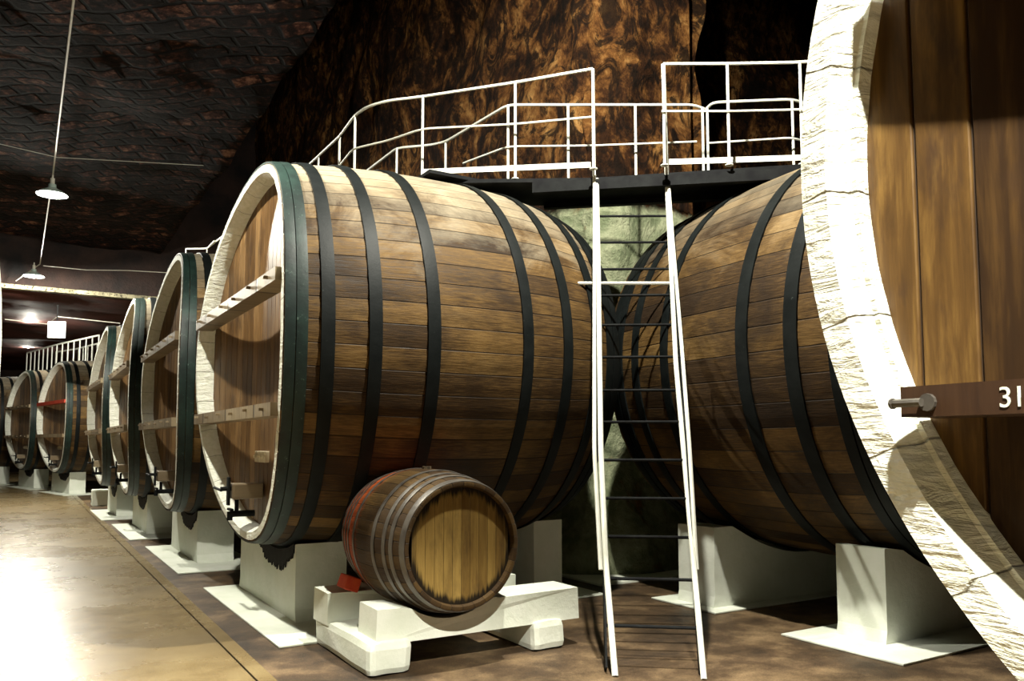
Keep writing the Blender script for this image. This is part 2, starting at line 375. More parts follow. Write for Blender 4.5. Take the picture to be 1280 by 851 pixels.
def make_cask(zc,prof,L,R,dl,hoops,inset=.13,bars=((.38,.09),(-.51,.09)),N=62,mats=None,barm=None,pegs=True,
              fittings=True,bw=.135,thick=TH,barfit=.97,bar_out=.03):
    mats=mats or {}
    e=empty('giant_wine_cask',(0,0,0)); lo=(0,0,zc)
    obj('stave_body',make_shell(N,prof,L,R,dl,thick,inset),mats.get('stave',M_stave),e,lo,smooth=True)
    rim=obj('rim',make_rim(R,dl,thick,inset),M_rim,e,lo,smooth=True); rim['label']='whitewashed rim of stave ends'
    obj('head',make_head(R-thick+.002,dl,inset,bw),mats.get('head',M_head),e,lo)
    for (s0,s1,lap,g) in hoops:
        obj('hoop',make_hoop(prof,s0,s1,dl,L,lap=lap),M_hoopg if g else M_hoop,e,lo,smooth=True)
    for bi,(bz,bh) in enumerate(bars):
        r=R-thick*.3; hw=math.sqrt(r*r-bz*bz)*barfit
        bm=bmesh.new(); front=-.02 if bar_out is None else -bar_out; n=14
        rings=[]
        for i in range(n+1):
            y=-hw+2*hw*i/n; bow=0; d=.15
            rings.append([bm.verts.new((front+bow,y,bz-bh/2)),bm.verts.new((front+bow,y,bz+bh/2)),bm.verts.new((front+bow+d,y,bz+bh/2)),bm.verts.new((front+bow+d,y,bz-bh/2))])
        for a,b in zip(rings,rings[1:]):
            for k in range(4): bm.faces.new((a[k],a[(k+1)%4],b[(k+1)%4],b[k]))
        bm.faces.new(rings[0]);bm.faces.new(rings[-1][::-1])
        be=[x for x in bm.edges if len(x.link_faces)==2 and x.calc_face_angle(0)>1.2]
        bmesh.ops.bevel(bm,geom=be,offset=.008,segments=2,affect='EDGES')
        bar=obj('crossbar',bm,(barm[bi] if isinstance(barm,(list,tuple)) else barm) or M_bar,e,lo)
        if pegs:
            for q in range(6):
                y=-hw*.86+hw*1.72*q/5; bow=0
                b2=bmesh.new(); box(b2,front-.03,front+.02,y-.012,y+.012,bz-.006+.01*(q%2),bz+.014+.01*(q%2),.003)
                obj('peg',b2,M_bar,bar)
    if fittings:
        # plate of three cream blocks, then the manhole clamp and the tap
        b2=bmesh.new(); sx=inset+dl-.035
        for q in range(3): box(b2,sx-.0,sx+.045,-.17+q*.115,-.17+q*.115+.10,-.885,-.795,.006)
        for q in range(3): tube(b2,[(sx-.02,-.12+q*.115,-.84),(sx+.01,-.12+q*.115,-.84)],.012,8)
        pl=obj('latch_plate',b2,M_cream,e,lo); pl['label']='three cream wooden blocks on the head'
        b2=bmesh.new(); box(b2,.03,inset+dl*.9,-.07,.12,-1.17,-1.05,.012)
        cl=obj('manhole_clamp',b2,M_bar,e,lo)
        b3=bmesh.new(); tube(b3,[(-.05,0,-1.09),(.1,0,-1.09)],.018,10); tube(b3,[(-.05,-.02,-1.10),(-.05,.24,-1.09)],.011,8); box(b3,.0,.02,-.03,.03,-1.22,-1.0,.004)
        obj('clamp_handle',b3,M_iron,cl)
        b4=bmesh.new(); tube(b4,[(inset+dl*.6,.02,-1.29),(.03,.02,-1.29)],.026,10); tube(b4,[(.03,.02,-1.27),(.03,.02,-1.34)],.022,10); box(b4,.02,.045,-.05,.09,-1.265,-1.245,.005)
        tube(b4,[(.08,.02,-1.29),(.08,.02,-1.18)],.016,8)
        obj('tap',b4,M_iron,e,lo)
    return e
HO=[(.006,.072,1.05,1),(.078,.150,1.1,1),(.235,.325,.95,0),(.555,.645,None,0),(.975,1.07,None,0),(1.75,1.84,None,0),(2.13,2.22,None,0),(2.45,2.54,None,0),(2.62,2.70,None,0),(2.71,2.79,None,0)]
ZC=H+.739
CN=[Vector((-1.50,4.244,0))*R0,Vector((-2.778,6.247,0))*R0,Vector((-4.041,8.193,0))*R0,Vector((-5.29,10.12,0))*R0]
def place(e,c,yaw): e.location=(c.x,c.y,0); e.rotation_euler=(0,0,yaw-PI/2)
cask=make_cask(ZC,prof0,L0,R0,DL,HO)
place(cask,CN[0],2.1215)
G='casks in the left row'
tag(cask,'largest fully visible giant cask, directly behind the small barrel on its white stand','cask',G)
labs=['giant cask standing second in the left row, just behind the biggest full cask','giant cask third in the left row, two behind the biggest full cask',
 'giant cask fourth in the left row, last before the gap']
for i in (1,2,3):
    c=copy_tree(cask); place(c,CN[i],[0,2.1195,2.1156,2.136][i]); c['label']=labs[i-1]
# farther casks where the row turns towards the aisle
farm={'stave':M_stave,'head':M_head}
cf=make_cask(ZC,prof0,L0,R0,DL,HO,barm=[M_barred,M_bar],pegs=False)
place(cf,Vector((-8.36,14.49,0))*R0,2.3285); tag(cf,'distant giant cask with a red upper crossbar across its head','cask',G)
c=copy_tree(cask); place(c,Vector((-10.08,16.30,0))*R0,2.348); c['label']='distant giant cask between the red-barred cask and the left edge of the photo'
c=copy_tree(cask); place(c,Vector((-11.95,18.0,0))*R0,2.36); c['label']='farthest giant cask, cut by the left edge of the photo'
# cask on the opposite side of the aisle: only a sliver of its rim shows
c=copy_tree(cask); c.location=au(-.17,6.35); c.rotation_euler=(0,0,ANG+PI); c['label']='giant cask across the aisle showing only a white rim sliver at the left edge'
for ch in list(c.children):
    if ch.name.startswith('crossbar'):
        for g in list(ch.children): bpy.data.objects.remove(g)
        ch.location.x+=.08
# cask behind the ladder, lying the other way round
MS=1.14; LM=2.3*MS
def profM(s):
    q=(s/MS+.75-1.525)/1.525; return MS*(1.362+.114-.114*q*q)
phi=math.radians(120.8)
am=Vector((math.cos(phi),math.sin(phi),0)); hm=(Vector((3.502,4.449,0))+am*.75)*MS
HM=[(a*MS,b*MS,None,0) for a,b in ((.02,.08),(.09,.16),(.36,.455),(.735,.83),(1.50,1.58),(1.86,1.94),(2.08,2.15),(2.17,2.25))]
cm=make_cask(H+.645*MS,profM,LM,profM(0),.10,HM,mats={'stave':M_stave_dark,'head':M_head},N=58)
cm.location=(hm.x,hm.y,0); cm.rotation_euler=(0,0,phi); tag(cm,'giant cask behind the ladder, its head hidden by the near white rim','cask')
# near cask at the right edge
def profN(s): return prof0(s)+.01
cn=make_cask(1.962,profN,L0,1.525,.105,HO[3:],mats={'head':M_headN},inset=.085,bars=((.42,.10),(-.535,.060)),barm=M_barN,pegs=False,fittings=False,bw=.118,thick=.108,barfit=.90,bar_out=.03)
cn.location=(1.383,.492,0); cn.rotation_euler=(0,0,2.055-PI/2)
tag(cn,'nearest giant cask at the right edge, thick white rim and upright golden brown boards','cask')
barN=[o for o in cn.children if o.name.startswith('crossbar')]
low=barN[1] if barN[1].location.z==1.962 else barN[0]
yb=math.sqrt((1.525-.108*.3)**2-.535**2)*.90
b=bmesh.new(); tube(b,[(-.045,yb-.055,-.538),(-.045,yb+.005,-.538)],.0085,10); tube(b,[(-.038,yb-.06,-.538),(-.02,yb-.06,-.538)],.017,12); tube(b,[(-.045,yb+.005,-.538),(-.045,yb+.010,-.538)],.011,10)
pin=obj('iron_pin',b,M_steel,low)
# stencilled number on the crossbar
cu=bpy.data.curves.new('number','FONT'); cu.body='31'; cu.size=.052; cu.extrude=.0006; cu.align_x='LEFT'; cu.space_character=.92
tmp=bpy.data.objects.new('tmp',cu); col.objects.link(tmp)
dg=bpy.context.evaluated_depsgraph_get(); me=bpy.data.meshes.new_from_object(tmp.evaluated_get(dg)); bpy.data.objects.remove(tmp)
me.name='stencilled_number'; me.materials.append(M_white)
# text x -> local -y, text y -> local z, facing -x
ty=yb-.193
for v in me.vertices: 
    x_,y_,z_=v.co; yy=ty-x_; hw=yb; v.co=(-.03-.0012-z_, yy, -.535-.018+y_)
num=bpy.data.objects.new('stencilled_number',me); col.objects.link(num); num.parent=low; num['label']='white stencilled number'
# ------------------------------------------------------------------ plinths
def plinth(rr,zc,a0,a1,y0,y1,top,label,pos,rz,group,slab,pad=True):
    """whitewashed block with a round saddle; local x along the cask, y across"""
    e=empty('cask_plinth',pos,rz)
    zs_=lambda y: zc-math.sqrt(max(.01,rr*rr-y*y))
    out=[(y0-.03,.012),(y0,.1),(y0,min(top,zs_(y0)))]
    ns=18
    for i in range(1,ns):
        y=y0+(y1-y0)*i/ns; out.append((y,min(top,zs_(y))))
    out+=[(y1,min(top,zs_(y1))),(y1,.1),(y1+.03,.012)]
    bm=bmesh.new(); prism(bm,out,a0,a1,'x')
    be=[x for x in bm.edges if len(x.link_faces)==2 and x.calc_face_angle(0)>.9]
    bmesh.ops.bevel(bm,geom=be,offset=.018,segments=2,affect='EDGES')
    obj('block',bm,M_white,e)
    bm=bmesh.new(); box(bm,slab[0],slab[1],slab[2],slab[3],.0,.014,.004)
    obj('base_slab',bm,M_white,e)
    if pad:                               # black felt packing hanging ragged out of the saddle
        bm=bmesh.new(); n=60; rows=[]
        w0,w1=y0+.02,.50
        for i in range(n+1):
            y=w0+(w1-w0)*i/n; z=zs_(y)
            hang=.03+.07*(1-(y/.55)**2)+.07*random.random()
            rows.append([bm.verts.new((a0-.012,y,z+.01)),bm.verts.new((a0-.014,y,z-hang)),bm.verts.new((a0-.004,y,z-hang)),bm.verts.new((a0-.002,y,z+.01))])
        for p,q in zip(rows,rows[1:]):
            for k in range(4): bm.faces.new((p[k],p[(k+1)%4],q[(k+1)%4],q[k]))
        bm.faces.new(rows[0]);bm.faces.new(rows[-1][::-1])
        obj('felt_pad',bm,M_tar,e)
    tag(e,label,'plinth',group); return e
GP='whitewashed plinths under the left row'
pf=plinth(1.585,ZC,.40,.80,-.53,1.22,.95,'white plinth under the front of the biggest full cask, left of the small barrel',(CN[0].x,CN[0].y,0),2.1215-PI/2,GP,slab=(.10,1.0,-1.20,1.36))
pb=plinth(1.54,ZC,2.50,2.80,-.60,1.1,.9,'white plinth just right of the small barrel, under the rear of the biggest cask',(CN[0].x,CN[0].y,0),2.1215-PI/2,GP,slab=(2.3,3.1,-.85,1.3),pad=False)
pl_l=['white plinth under the second cask of the left row','white plinth under the third cask of the left row','white plinth under the fourth cask of the left row']
for i in (1,2,3):
    for src,w in ((pf,'front '),(pb,'rear ')):
        c=copy_tree(src); c.location=(CN[i].x,CN[i].y,0); c['label']=w+pl_l[i-1]
for P,y,l in ((Vector((-8.36,14.49,0))*R0,2.3285,'white plinth under the distant cask with the red crossbar'),(Vector((-10.08,16.30,0))*R0,2.348,'white plinth under the distant cask left of the red-barred one'),(Vector((-11.95,18.0,0))*R0,2.36,'white plinth at the left edge under the farthest cask')):
    c=copy_tree(pf); c.location=P; c.rotation_euler=(0,0,y-PI/2); c['label']=l
c=copy_tree(pf); c.location=au(-.17,6.35); c.rotation_euler=(0,0,ANG+PI); c['label']='white plinth under the cask across the aisle'
ZM=H+.645*MS
# plinths of the cask behind the ladder
def plm(a0,a1,u0,u1,top,label,slab):
    ac=(a0+a1)/2; e=empty('cask_plinth',au(ac,(u0+u1)/2),ANG)
    h=(a1-a0)/2; d=(u1-u0)/2; ax=6.04-ac
    out=[(-h-.02,.012),(-h,.1),(-h,top)]
    for i in range(13):
        x=-h*.94+2*h*.94*i/12; z=ZM-math.sqrt(max(.01,1.69**2-(x-ax)**2)); out.append((x,min(top,z)))
    out+=[(h,top),(h,.1),(h+.02,.012)]
    bm=bmesh.new(); prism(bm,out,-d,d,'y')
    be=[x for x in bm.edges if len(x.link_faces)==2 and x.calc_face_angle(0)>.9]
    bmesh.ops.bevel(bm,geom=be,offset=.02,segments=2,affect='EDGES')
    obj('block',bm,M_white,e)
    bm=bmesh.new(); box(bm,-h-slab[0],h+slab[1],-d-slab[2],d+slab[3],0,.014,.004); obj('base_slab',bm,M_white,e)
    tag(e,label,'plinth')
plm(4.98,6.9,3.34,3.72,.64,'white plinth at the right, partly behind the near white rim',(.36,.2,.34,.2))
plm(4.88,6.9,4.80,5.22,.66,'white plinth seen just right of the ladder',(.14,.2,.14,.20))
c=copy_tree(pf); c.location=(1.383,.492,0); c.rotation_euler=(0,0,2.055-PI/2); c['label']='white plinth under the near right cask, out of the photo'
# ------------------------------------------------------------------ small barrel on its stand
RS=.382; LS=1.06; BS=.066
def profS(s): q=(s-LS/2)/(LS/2); return RS+BS*(1-q*q)
M_ss=stave_mat('small_barrel_staves',30,[(0,(.008,.004,.002)),(.3,(.028,.014,.005)),(.55,(.075,.042,.012)),(.8,(.17,.10,.03)),(1,(.28,.17,.055))],.65,band=(.60,.80,(.50,.085,.018)))
e=empty('small_wine_barrel',au(2.29,4.30),ANG+PI/2)      # local x = U
zs=.735
bm=bmesh.new(); n=120; rings=[]
for s in [LS*i/30 for i in range(31)]:
    rings.append([bm.verts.new((s,(profS(s)-(.003 if k%4==0 else 0))*math.sin(2*PI*k/n),(profS(s)-(.003 if k%4==0 else 0))*math.cos(2*PI*k/n))) for k in range(n)])
for s,r in ((LS,RS-.028),(LS-.04,RS-.034)): rings.append([bm.verts.new((s,r*math.sin(2*PI*k/n),r*math.cos(2*PI*k/n))) for k in range(n)])
for a_,b_ in zip(rings,rings[1:]):
    for k in range(n): bm.faces.new((a_[k],b_[k],b_[(k+1)%n],a_[(k+1)%n]))
bm.faces.new(rings[-1])
first=rings[0]; inn=[]
for s,r in ((-.002,RS-.006),(0,RS-.024),(.035,RS-.036)): inn.append([bm.verts.new((s,r*math.sin(2*PI*k/n),r*math.cos(2*PI*k/n))) for k in range(n)])
for a_,b_ in zip([first]+inn,inn):
    for k in range(n): bm.faces.new((a_[k],b_[k],b_[(k+1)%n],a_[(k+1)%n]))
obj('stave_body',bm,M_ss,e,(0,0,zs),smooth=True)
obj('head',make_head(RS-.034,.0,.026,.06,.0015),M_heads,e,(0,0,zs))
for s0,s1 in ((.004,.05),(.12,.155),(.20,.235),(.33,.368),(.655,.69),(.79,.825),(.87,.905),(.965,1.012)):
    obj('hoop',make_hoop(profS,s0,s1,0,LS,120,.004),M_steel,e,(0,0,zs),smooth=True)
b=bmesh.new(); tube(b,[(.52,0,RS+BS-.01),(.52,0,RS+BS+.015)],.03,12); obj('bung',b,M_bar,e,(0,0,zs))
tag(e,'small wooden wine barrel lying on the white stand, round ochre head facing right','barrel')
st=empty('barrel_stand',au(0,0),ANG)                       # local x = a, y = u
def lumpy(bm,amp=.008,cuts=3):
    bmesh.ops.subdivide_edges(bm,edges=[x for x in bm.edges if x.calc_length()>.12],cuts=cuts,use_grid_fill=True)
    for v in bm.verts:
        d=noise.noise_vector(v.co*6); v.co+=Vector(d)*amp
for u0,u1,a0,a1 in ((4.47,4.77,1.81,3.26),(5.14,5.42,1.74,3.18)):
    bm=bmesh.new(); out=[(a0,.17),(a0,.375)]
    rr=profS(((u0+u1)/2)-4.30)+.014
    for i in range(15):
        x=2.29-.36+.72*i/14; out.append((x,min(.375,zs-math.sqrt(rr*rr-(x-2.29)**2))))
    out+=[(a1,.375),(a1,.17)]
    prism(bm,out,u0,u1,'y')
    be=[x for x in bm.edges if len(x.link_faces)==2 and x.calc_face_angle(0)>.9]
    bmesh.ops.bevel(bm,geom=be,offset=.035,segments=3,affect='EDGES')
    for v in bm.verts: v.co+=Vector(noise.noise_vector(v.co*5))*.012
    obj('saddle_beam',bm,M_white,st,smooth=False)
for a0,a1 in ((1.75,2.03),(2.88,3.13)):
    bm=bmesh.new(); box(bm,a0,a1,4.44,5.44,0,.195,.045); lumpy(bm,.012)
    obj('sleeper',bm,M_white,st)
tag(st,'rough white stand of two notched beams on sleepers under the small barrel','stand')
b=bmesh.new(); box(b,-.05,.05,-.10,.06,-.045,.045,.01,Matrix.Rotation(.35,4,'Y'))
w=obj('wooden_wedge',b,M_red,None,au(1.90,5.20,.425),(0,0,ANG)); tag(w,'small red wedge jammed under the left rear of the small barrel','wedge')
# ------------------------------------------------------------------ platform, railings, ladder
ZD=3.72
def P(x,y,z=ZD): return onz(x,y,z)
# deck outline from the photographed edge
f1=P(560,224); f2=P(742,222); f3=P(1003,205); f4=P(1003,205)+(f3-f2).normalized()*1.4
back=Vector((-(f3-f2).y,(f3-f2).x,0)).normalized()
pf_e=empty('steel_walkway',(0,0,0))
bm=bmesh.new()
fr_=[f1,f2,f3,f4]; bk=[p+back*.72 for p in fr_]
for z0,z1 in ((ZD-.035,ZD),):
    lo=[bm.verts.new((p.x,p.y,z0)) for p in fr_+bk[::-1]]; hi=[bm.verts.new((p.x,p.y,z1)) for p in fr_+bk[::-1]]
    bm.faces.new(lo);bm.faces.new(hi[::-1]); n=len(lo)
    for i in range(n): bm.faces.new((lo[i],lo[(i+1)%n],hi[(i+1)%n],hi[i]))
obj('deck',bm,M_iron,pf_e)
def beam(bm,p,q,w,z0,z1):
    p=Vector((p.x,p.y,0));q=Vector((q.x,q.y,0)); d=(q-p).normalized(); s=Vector((-d.y,d.x,0))*w
    vs=[bm.verts.new(Vector((k.x,k.y,z))) for z in (z0,z1) for k in (p,q,q+s,p+s)]
    for f in ((0,1,2,3),(4,7,6,5),(0,4,5,1),(1,5,6,2),(2,6,7,3),(3,7,4,0)): bm.faces.new([vs[i] for i in f])
s1=f2+(f1-f2)*.42
bm=bmesh.new(); beam(bm,s1,f4,.07,ZD-.13,ZD-.036); beam(bm,s1+back*.65,f4+back*.65,.07,ZD-.08,ZD-.036)
obj('girder',bm,M_iron,pf_e)
# walkway over the casks of the left row
wl=[P(528,232)+Vector((0,0,0)),]
deck0=au(3.25,7.0,0); 
bm=bmesh.new(); beam(bm,au(2.95,6.2),au(2.95,19.3),-.75,ZD-.01,ZD+.02); obj('deck',bm,M_iron,pf_e)
tag(pf_e,'dark steel walkway deck above the casks at the top of the ladder','walkway')
ZR=4.62
def rail(name,label,tops,mids,posts,toe=None,rp=.0125,zb=ZD,cat='railing',group=None):
    """tops/mids: photo pixels laid on their real heights; posts: indices as pixels of the post head"""
    e=empty(name,(0,0,0))
    for nm,pl,z,r in (('top_rail',tops,ZR,rp*1.1),('middle_rail',mids,4.19,rp*.8)):
        if not pl: continue
        pts=[p if isinstance(p,Vector) else onz(p[0],p[1],z) for p in pl]
        b=bmesh.new(); tube(b,fillet(pts,.10),r,8); obj(nm,b,M_pipe,e,smooth=True)
    for p in posts:
        q=p if isinstance(p,Vector) else onz(p[0],p[1],ZR)
        b=bmesh.new(); tube(b,[(q.x,q.y,zb),(q.x,q.y,ZR)],rp,8); tube(b,[(q.x,q.y,zb),(q.x,q.y,zb+.008)],.035,8); obj('post',b,M_pipe,e,smooth=True)
    if toe:
        a_,b_=[onz(p[0],p[1],ZD+.13) for p in toe]
        b=bmesh.new(); beam(b,a_,b_,.008,ZD+.085,ZD+.135); obj('toe_board',b,M_pipe,e)
    tag(e,label,cat,group); return e
def lineu(px,py,lens,z=ZR):
    p=onz(px,py,z); return [p+U*l for l in lens]
ot=[(741,86),(644,103),(528.5,120.6),(484,126),(460,133),(444,143.5)]
lst=onz(444,143.5,ZR)
far_pts=[lst+U*l for l in (1.0,2.4,4.2,6.2)]
rail('railing','white railing left of the ladder top, curving away over the biggest full cask',ot+[(424.5,170),(386,206),(300,278),(262,308)],
  [onz(741,146,4.19),onz(644,155,4.19),onz(528,161,4.19),onz(484,176,4.19),onz(441,186,4.19),onz(425,206,4.19)],
  [(741,86),(644,103),(528.5,120.6),(444,143.5),(424.5,170),(398,197),(340,245)],toe=((528,212),(739,203)))
rail('railing','white railing right of the ladder top, running to the near white rim',[(829,80),(909,79.6),(999.6,78),(1040,74)],[(827,139),(909,139),(999.6,137),(1040,134)],[(829,80),(909,79.6),(999.6,78)],toe=((835,199.5),(1001,194)))
rail('railing','white railing along the back edge of the walkway behind the ladder opening',[(459,213),(496,185),(540,181),(557,177),(635,131),(720,131),(794,131),(866,131),(880,136)],[(579,204),(635,183),(739,182),(871,177)],[(496,185),(557,177),(635,131),(710,131),(794,131),(878,134)])
rail('railing','short white railing behind the right-hand one, ending near the white rim',[(882,137),(891,128),(990,124),(1008,130)],[(884,179),(990,172),(1006,177)],[(884,134),(990,124)])
rail('railing','small white railing bit on top of the second cask of the left row',[(232.6,311),(259,310.6),(268,301)],[],[(232.6,311),(259,310.6)])
# far railings above the distant casks
def far_rail(label,pix,z=4.62,mz=4.05,nb=14):
    e=empty('railing',(0,0,0)); pts=[onz(x,y,z) for x,y in pix]
    b=bmesh.new(); tube(b,pts,.028,6); obj('top_rail',b,M_pipe,e)
    b=bmesh.new(); tube(b,[p-Vector((0,0,.9)) for p in pts],.035,6); obj('bottom_rail',b,M_pipe,e)
    tot=sum((q-p).length for p,q in zip(pts,pts[1:])); acc=0
    for k in range(nb+1):
        d=tot*k/nb; 
        for p,q in zip(pts,pts[1:]):
            l=(q-p).length
            if d<=l+1e-6: w=p+(q-p)*(d/l); break
            d-=l
        b=bmesh.new(); tube(b,[(w.x,w.y,z-.95),(w.x,w.y,z)],.02,6); obj('post',b,M_pipe,e)
    tag(e,label,'railing')
far_rail('far white railing above the two distant casks, front one',[(34,441),(70,431),(124,419)])
far_rail('far white railing above the two distant casks, behind the front one',[(70,440),(96,436),(128,428)],nb=9)
# ladder
def mixv(a_,b_,t): return a_+(b_-a_)*t
foot=onz(824,846,0.0); topm=P(790,222)
fl=onz(757,843,0); frt=onz(880,848,0); tl=P(746,222); tr=P(836,222)
lad=empty('steel_ladder',(foot.x,foot.y,0))
fl=fl-lad.location; frt=frt-lad.location; tl=tl-lad.location; tr=tr-lad.location
fl.z=frt.z=.0
dirl=(tl-fl).normalized(); nrm=Vector((dirl.x,-dirl.z,dirl.y)).normalized()
for a_,b_,sx in ((fl,tl,1),(frt,tr,-1)):
    # flat dark stile with the white painted tube along its front edge
    d=(b_-a_).normalized(); side=Vector((1,0,0)); bk_=Vector((0,d.z,-d.y))
    bm=bmesh.new(); w=.085
    vs=[]
    for q,t in ((a_+d*.04,0),(b_,0)):
        for s_,k_ in ((-.006,.0),(.006,.0),(.006,w),(-.006,w)): vs.append(bm.verts.new(q+side*(s_+sx*.006)+bk_*k_))
    for f in ((0,1,2,3),(4,7,6,5),(0,4,5,1),(1,5,6,2),(2,6,7,3),(3,7,4,0)): bm.faces.new([vs[i] for i in f])
    obj('stile',bm,M_iron,lad)
# white tubes: from the foot, a slight kink at about 0.6 m, then straight up and over to the rail head
def atY(x,y,Y):
    d=ray(x,y); return Vector((0,0,H))+d*(Y/d.y)
def ladY(y,a_=fl,b_=tl):
    lo_,hi_=0.,1.3
    for _ in range(40):
        t=(lo_+hi_)/2; q=mixv(a_,b_,t)+lad.location; Z=q.z-H; yy=YH-FPX*(-q.y*SA+Z*CA)/(q.y*CA+Z*SA)
        if yy>y: lo_=t
        else: hi_=t
    return (mixv(a_,b_,t)+lad.location).y
def lpts(L,off): return [atY(x,y,ladY(y)-o)-lad.location for (x,y),o in zip(L,off)]
topL=onz(741,86,ZR)-lad.location; topR=onz(829,80,ZR)-lad.location
for nm,pts,rr in (('white_tube',[onz(769,845,0.0)-lad.location]+lpts([(757,700),(751,560),(748,330),(746,224)],[.02]*4),.019),
  ('white_tube',[onz(880,849,0.0)-lad.location]+lpts([(858,600),(845,455),(834,240)],[.02]*3)+[topR],.018),
  ('handrail',lpts([(751,712),(743,565),(743,400),(743,235)],[.03,.15,.15,.06])+[topL],.014),
  ('handrail',lpts([(871,712),(862,560),(852,430),(841,300),(834,205)],[.03,.15,.15,.15,.04]),.014)):
    b=bmesh.new(); tube(b,fillet(pts,.08),rr,8); obj(nm,b,M_pipe,lad,smooth=True)
Ltot=(tl-fl).length
for y in [269,302,335.6,368.5,405.7,446,487.7,527.3,575,623,671,723.6,782.8]:
    # find the place on the ladder whose height in the photo is that rung's
    lo_,hi_=0.,1.
    for _ in range(40):
        t=(lo_+hi_)/2; q=mixv(fl,tl,t)+lad.location; Z=q.z-H; yy=YH-FPX*(-q.y*SA+Z*CA)/(q.y*CA+Z*SA)
        if yy>y: lo_=t
        else: hi_=t
    a_=mixv(fl,tl,t);b_=mixv(frt,tr,t)
    b=bmesh.new(); tube(b,[a_+Vector((.01,.03,0)),b_+Vector((-.01,.03,0))],.0105,8); obj('rung',b,M_iron,lad,smooth=True)
tag(lad,'steep narrow steel ladder with white rails leaning up to the walkway','ladder')
# short bracket from ladder to the cask
pa=onz(716,353,2.62);
b=bmesh.new(); 
tq=.70; q=mixv(fl,tl,tq)+lad.location; Yq=q.y+.05
def atY(x,y,Y):
    d=ray(x,y); return Vector((0,0,H))+d*(Y/d.y)
tube(b,[atY(716,354,Yq),atY(845,354,Yq)],.014,8); o=obj('stay_bar',b,M_pipe,lad); o.location=-lad.location
# ------------------------------------------------------------------ pendant lamps on a conduit
ZL=5.0
def lamp_pt(x,y,z=ZL): return onz(x,y,z)
l1=lamp_pt(65,243); l2=lamp_pt(42,345)
dl_=(l2-l1); dl_.z=0; step=dl_
lamps=[l1,l2,l1-U*7.2,l1-U*14.0,l2+U*7.5,l2+U*15]
proto=empty('pendant_lamp',l1)
bm=bmesh.new(); n=32; pr=[(.05,.15),(.055,.10),(.09,.075),(.15,.045),(.20,.0),(.205,-.006),(.197,.002),(.146,.038),(.085,.066),(.045,.09)]
rings=[[bm.verts.new((r*math.cos(2*PI*k/n),r*math.sin(2*PI*k/n),z)) for k in range(n)] for r,z in pr]
for a_,b_ in zip(rings,rings[1:]):
    for k in range(n): bm.faces.new((a_[k],a_[(k+1)%n],b_[(k+1)%n],b_[k]))
bm.faces.new(rings[0]); bm.faces.new(rings[-1][::-1])
obj('lamp_shade',bm,M_enamel,proto,smooth=True)
b=bmesh.new(); bmesh.ops.create_uvsphere(b,u_segments=20,v_segments=12,radius=.055,matrix=Matrix.Diagonal((1,1,1.2,1))); obj('bulb',b,M_bulb,proto,(0,0,.03),smooth=True)
b=bmesh.new(); tube(b,[(0,0,.14),(0,0,.24)],.03,10); tube(b,[(0,0,.24),(0,0,.30)],.012,8); obj('lamp_holder',b,M_cable,proto,smooth=True)
tag(proto,'nearer of the two hanging lamps seen at the left, disc shaped and glowing','lamp')
ll=['far glaring lamp hanging low at the left edge above the distant casks','hanging lamp above the aisle in front of the biggest cask, outside the photo','hanging lamp above the viewer, outside the photo','hanging lamp deep in the gallery, hidden','last hanging lamp deep in the gallery, hidden']
for p,l in zip(lamps[1:],ll):
    c=copy_tree(proto); c.location=p; c['label']=l
b=bmesh.new()
w0=l1+Vector((0,0,.30))
zt=ZL+.30
pw=[l1-U*15+Vector((0,0,.3)),w0]+[lamp_pt(50,330,zt-.05),lamp_pt(20,351,zt-.25)]
pw[0]=w0+ (w0-lamp_pt(50,330,zt-.05)).normalized()*0+(-U)*15
tube(b,pw,.011,6)
o=obj('lamp_cable',b,M_cable); tag(o,'long pale cable running overhead along the aisle carrying the lamps','cable')
b=bmesh.new(); ca,cb=onz(0,180,5.9),onz(140,205,5.9); tube(b,[ca-(cb-ca)*.5,ca,(ca+cb)/2-Vector((0,0,.05)),cb+Vector((0,0,.06)),cb+(cb-ca)*1.1+Vector((0,0,.3))],.005,6); o=obj('ceiling_wire',b,M_cable); tag(o,'thin wire stretched under the ceiling at the upper left','cable')
b=bmesh.new(); ca,cb=onz(54,332,5.12),onz(160,338,5.12); tube(b,[ca,(ca+cb)/2-Vector((0,0,.04)),cb,cb+(cb-ca)*1.2],.008,6); o=obj('ceiling_wire',b,M_cable); tag(o,'thin wire stretched to the right of the far glaring lamp','cable')
# sign
sp=onz(71,412,4.1)
b=bmesh.new(); box(b,-.20,.20,-.02,.02,-.20,.20,.01); o=obj('hanging_sign',b,M_sign,None,sp,(0,0,.15)); tag(o,'small blank white lit square sign hanging in the far dark','sign')
b=bmesh.new(); tube(b,[(0,0,.20),(0,0,.6)],.012,6); obj('sign_cord',b,M_iron,o)
b=bmesh.new(); ca,cb=onz(6,399,4.45),onz(60,405,4.45); cc=onz(150,404,4.45); tube(b,[ca,cb,sp+Vector((0,0,.32)),cc],.012,6); o=obj('ceiling_wire',b,M_cable); tag(o,'thin wire sagging past the small white sign','cable')
# small white box on the floor
q=onz(128,632,0)
b=bmesh.new(); box(b,-.22,.22,-.16,.16,0,.36,.03); o=obj('concrete_block',b,M_white,None,(q.x,q.y,0),(0,0,ANG)); tag(o,'small white block on the floor beside the fourth cask plinth','block')
b=bmesh.new(); tube(b,[(-.225,0,.12),(-.20,0,.12)],.05,10); obj('round_hole',b,M_iron,o)
